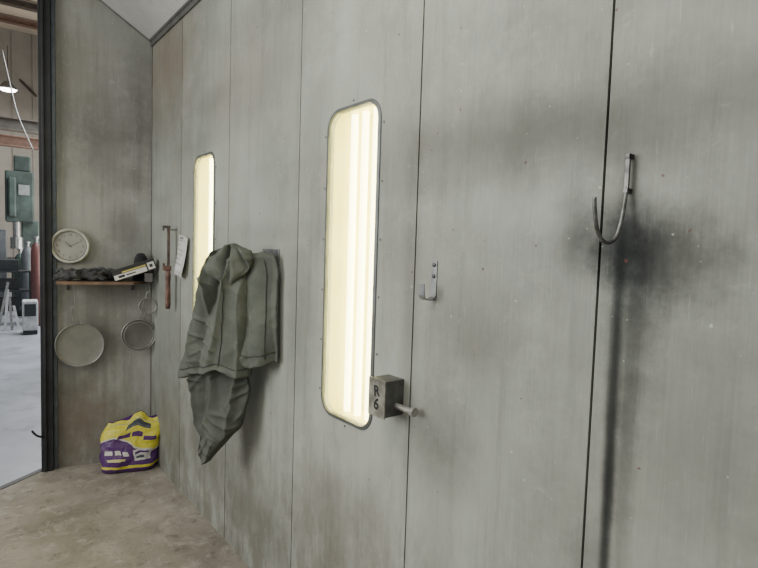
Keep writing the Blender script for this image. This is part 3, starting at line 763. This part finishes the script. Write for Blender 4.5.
for j in range(NT+1):
    t=j/NT; G.append([bm.verts.new(GF.P(*bag_p(2*math.pi*k/NA,t))) for k in range(NA)])
for j in range(NT):
    for k in range(NA):
        k2=(k+1)%NA; f=bm.faces.new((G[j][k],G[j][k2],G[j+1][k2],G[j+1][k]))
        for l,(kk,jj) in zip(f.loops,((k,j),(k2,j),(k2,j+1),(k,j+1))):
            ca=math.cos(2*math.pi*kk/NA); l[uvl].uv=(.5+.5*math.copysign(abs(ca)**.6,ca),jj/NT)
bm.faces.new(G[0][::-1]); bm.faces.new(G[-1])
mesh_obj('sack',bm,m_bag,e,smooth=True)
bm=bmesh.new(); tube(bm,[GF.P(*bag_p(a_,.93,.002)) for a_ in [math.pi*(.12+.76*k/24) for k in range(25)]],.0022,6)
mesh_obj('stitched_seam',bm,simple('white sack stitching',(.5,.5,.45),.7),e,smooth=True)

# ------------------------------------------------------------ shop beyond the doorway
VD=ray(15,240); VD.z=0; VD.normalize()
SU=Vector((VD.y,-VD.x,0))
def SF(d): return Fr(Vector((CAM.x,CAM.y,0))+VD*d,SU)
m_sw=simple('shop wall sheet',(.33,.31,.27),.7,0,.1,1.5)
S=SF(19)
bm=bmesh.new(); boxf(bm,S,-9,9,0,9,-.2,0)
for k in range(-18,18): boxf(bm,S,k*.5-.03,k*.5+.03,0,9,0,.04)
mesh_obj('wall_shop',bm,m_sw,kind='structure',label="distant tan ribbed sheet metal shop wall")
m_roof=simple('tan insulated roof',(.62,.53,.41),.8,0,.1,.7)
za,zb3=5.0,7.6
def zr(d): return za+(zb3-za)*(d-4.5)/14.5
ps=[SF(4.5).P(-5,za,0),SF(4.5).P(5,za,0),SF(19).P(9,zb3,0),SF(19).P(-9,zb3,0)]
bm=bmesh.new(); bm.faces.new([bm.verts.new(p) for p in ps]); mesh_obj('ceiling.001',bm,m_roof,recenter=False,kind='structure',label="tan insulated shop roof")
m_beam=simple('red-brown primed beam',(.20,.12,.09),.6); m_beam2=simple('dark primed truss',(.10,.085,.07),.6)
for i,d in enumerate((9,11.5,14,16.5)):
    s=SF(d); z=zr(d)-.2; bh=.15
    bm=bmesh.new(); boxf(bm,s,-4.5,4.5,z+bh-.02,z+bh,-.06,.06); boxf(bm,s,-4.5,4.5,z-.0,z+.02,-.06,.06); boxf(bm,s,-4.5,4.5,z,z+bh,-.008,.008)
    o=mesh_obj('roof_beam',bm,m_beam if i%3==0 else m_beam2,label="red-brown steel roof beam" if i%3==0 else "dark steel roof beam",cat="beam"); o['group']="roof beams of the shop"
for d,yy,mt,lb in ((13,130,m_beam2,"dark crane girder crossing the shop"),(15.2,146,m_beam,"red-brown crane girder crossing the shop")):
    s=SF(d); z=s.px(15,yy)[1]
    bm=bmesh.new(); boxf(bm,s,-4,4,z-.02,z,-.12,.12); boxf(bm,s,-4,4,z+.20,z+.22,-.12,.12); boxf(bm,s,-4,4,z,z+.20,-.01,.01); mesh_obj('crane_girder',bm,mt,label=lb,cat="beam")
bm=bmesh.new(); tube(bm,[at_depth(-6,54,15.4),at_depth(36,96,15.4)],.04,8); mesh_obj('brace',bm,m_beam2,label="dark diagonal brace rod under the shop roof",cat="brace")
bm=bmesh.new(); tube(bm,spline([at_depth(2,50,10.2),at_depth(9,80,10.2),at_depth(18,115,10.2),at_depth(33,150,10.2)],8),.012,8); mesh_obj('air_hose',bm,m_steel,smooth=True,label="pale hose looping down from the roof",cat="hose")
p=at_depth(8,90,14); e=empty('high_bay_light',p,"glowing high-bay lamp hanging from the shop roof","lamp")
LF=Fr(p,(1,0,0),Vector((0,1,0)))
bm=bmesh.new(); lathe(bm,LF,0,0,[(.06,.22),(.09,.2),(.2,.05),(.24,0),(.22,.01),(.06,.19)],24); mesh_obj('lamp_shade',bm,m_steel,e,smooth=True)
bm=bmesh.new(); lathe(bm,LF,0,0,[(0,-.04),(.16,-.02),(.2,.02),(0,.05)],24); mesh_obj('lamp_lens',bm,simple('lamp glow',(1,1,1),.5,emit=(1,.97,.9),estr=14),e,smooth=True)
bm=bmesh.new(); tube(bm,[p+Vector((0,0,.2)),Vector((p.x,p.y,zr(14)-.02))],.01,6); mesh_obj('lamp_cord',bm,m_grip,e)
# machine press
m_green=simple('dull green machine enamel',(.060,.090,.080),.5,.1,.3,3); m_mdark=simple('dark machine metal',(.035,.04,.042),.5,.4)
d=14.; s=SF(d)
def sx(px,py): return s.px(px,py)
ux0=sx(5,200)[0]; ux1=sx(34,200)[0]; zt3=sx(20,160)[1]; zm=sx(20,222)[1]; W_=ux1-ux0
e=empty('machine_press',s.P((ux0+ux1)/2,-.012,0),"tall dull green machine press standing in the shop","machine")
bm=bmesh.new(); boxf(bm,s,ux0,ux1,zm,zt3-.25,-.5,.1); boxf(bm,s,ux0+W_*.3,ux1-.05,zt3-.25,zt3+.1,-.4,0); boxf(bm,s,ux0+W_*.55,ux1+.1,1.2,zm+.05,-.5,-.1); boxf(bm,s,ux0+.06,ux0+.2,zm+.1,zt3-.4,.1,.2); mesh_obj('machine_head',bm,m_green,e,bevel=.03)
bm=bmesh.new(); boxf(bm,s,ux0-.0,ux1,.95,1.15,-.45,.25); boxf(bm,s,ux0+.1,ux1-.1,-.012,.95,-.5,.1); mesh_obj('machine_bed',bm,m_mdark,e,bevel=.02)
bm=bmesh.new(); tube(bm,[s.P(ux0+.2,zm,.0),s.P(ux0+.2,1.6,.0)],.07,12); tube(bm,[s.P(ux0+.2,1.6,.0),s.P(ux0+.2,1.35,.0)],.12,12); mesh_obj('ram',bm,m_steel,e)
bm=bmesh.new(); u_,v_=sx(24,190); boxf(bm,s,u_-.1,u_+.1,v_-.12,v_+.1,.1,.13); mesh_obj('control_panel',bm,simple('panel grey',(.22,.24,.23),.5),e)
def cyl(px,py,d,r,h,mat,lab):
    s=SF(d); u,_=s.px(px,py); c=s.P(u,-.012,0); f=Fr(c,(1,0,0),Vector((0,1,0)))
    e=empty('gas_cylinder',c,lab,"gas cylinder"); e['group']="gas cylinders standing in the shop"
    bm=bmesh.new(); lathe(bm,f,0,0,[(0,0),(r,.0),(r,h*.84),(r*.85,h*.9),(r*.45,h*.94),(r*.3,h*.95),(0,h*.95)],20); mesh_obj('cylinder_body',bm,mat,e,smooth=True)
    bm=bmesh.new(); lathe(bm,f,0,0,[(0,h*.95),(.03,h*.95),(.03,h),(.05,h),(.05,h*1.02),(0,h*1.02)],12); mesh_obj('valve',bm,m_steel,e)
cyl(36,270,11.4,.08,1.6,simple('faded red enamel',(.14,.05,.042),.5),"faded red gas cylinder standing on the shop floor")
cyl(28,290,12.7,.11,1.5,simple('grey cylinder enamel',(.10,.11,.12),.5),"dark grey gas cylinder standing on the shop floor")
cyl(20.5,290,13.0,.10,1.35,simple('green cylinder enamel',(.04,.07,.06),.5),"dark green gas cylinder standing on the shop floor")
def cart(px,d,w):
    s=SF(d); u_=s.px(px,300)[0]
    e=empty('tool_cart',s.P(u_,-.012,0),"dark steel tool cart with shelves on the shop floor","cart")
    for q,(a,b2) in enumerate(((.25,.28),(.6,.63),(.95,.98))):
        bm=bmesh.new(); boxf(bm,s,u_-w,u_+w,a,b2,-.2,.2); boxf(bm,s,u_-w+.04,u_+w*.3,b2,b2+.2,-.15,.12); mesh_obj('tray',bm,m_mdark,e,bevel=.005)
    for a in (-w+.02,w-.02):
        for c_ in (-.18,.18):
            bm=bmesh.new(); boxf(bm,s,u_+a-.015,u_+a+.015,.08,.98,c_-.015,c_+.015); mesh_obj('post',bm,m_mdark,e)
            bm=bmesh.new(); wf=Fr(s.P(u_+a,.035,c_),s.N); lathe(bm,wf,0,0,[(0,-.015),(.045,-.015),(.045,.015),(0,.015)],14); mesh_obj('caster_wheel',bm,m_black,e)
cart(14,11.8,.27)
m_pale=simple('pale machine casing',(.50,.51,.51),.5)
s=SF(10.4); u_=s.px(30,300)[0]
e=empty('welding_machine',s.P(u_,-.012,0),"pale grey box welding machine on the shop floor","welder")
bm=bmesh.new(); boxf(bm,s,u_-.11,u_+.11,.06,.55,-.25,.1); mesh_obj('casing',bm,m_pale,e,bevel=.02)
bm=bmesh.new(); boxf(bm,s,u_-.08,u_+.08,.3,.5,.1,.11); mesh_obj('control_face',bm,m_mdark,e,bevel=.004)
bm=bmesh.new(); boxf(bm,s,u_-.1,u_+.1,-.012,.06,-.22,.08); mesh_obj('skid',bm,m_mdark,e,bevel=.01)
s=SF(10.9); u_=s.px(9,300)[0]
for k in range(4):
    bm=bmesh.new(); o=s.P(u_-.16+.1*k,-.012,-.03*k); lf=Fr(o,s.U,Vector((0,0,1))+s.U*(.18-.12*k)+s.N*-.15)
    boxf(bm,lf,-.02,.02,0,.85-.14*k,-.01,.01); g_=mesh_obj('steel_offcut',bm,m_pale if k%2 else m_steel,label="pale steel offcut leaning by the cart",cat="steel bar"); g_['group']="leaning steel offcuts"
s=SF(13.2); u_=s.px(0,290)[0]
e=empty('cabinet',s.P(u_,-.012,0),"dark grey steel cabinet in the shop","cabinet")
bm=bmesh.new(); boxf(bm,s,u_-.55,u_+.12,-.012,1.75,-.2,0); mesh_obj('cabinet_body',bm,simple('dark grey steel',(.08,.09,.095),.5),e,bevel=.01)
for a,b2 in ((-.54,-.22),(-.21,.11)):
    bm=bmesh.new(); boxf(bm,s,u_+a,u_+b2,.06,1.7,0,.015); mesh_obj('cabinet_door',bm,simple('cabinet door enamel',(.10,.11,.12),.5),e,bevel=.004)

# ------------------------------------------------------------ lights
def area(name,loc,tgt,size,power,col=(1,1,1),sy=None):
    l=bpy.data.lights.new(name,'AREA'); l.energy=power; l.color=col; l.size=size
    if sy: l.shape='RECTANGLE'; l.size_y=sy
    o=bpy.data.objects.new(name,l); COL.objects.link(o); o.location=loc
    o.rotation_euler=(Vector(tgt)-Vector(loc)).to_track_quat('-Z','Y').to_euler(); return o
area('booth_ceiling_light',(-1.4,1.0,3.1),(-1.0,1.2,0),1.2,42,(1,.965,.88),2.2)
area('door_daylight',(-4.2,2.9,2.3),(-.2,1.3,1.2),2.2,140,(1,1,.96))
area('shop_light',tuple(SF(10).P(2.2,4.6,0)),tuple(SF(10).P(0,0,0)),4,420,(.88,.94,1))
area('shop_light',tuple(SF(14.5).P(2.0,5.2,0)),tuple(SF(14).P(0,0,0)),4,330,(1,.97,.93))
area('roof_bounce',tuple(SF(12).P(3,1.2,0)),tuple(SF(13).P(0,7,0)),3,300,(1,.94,.85))
w=bpy.data.worlds.new('world'); sc.world=w; w.use_nodes=True
bg=w.node_tree.nodes['Background']; bg.inputs[0].default_value=(.95,.98,1.0,1); bg.inputs[1].default_value=.36
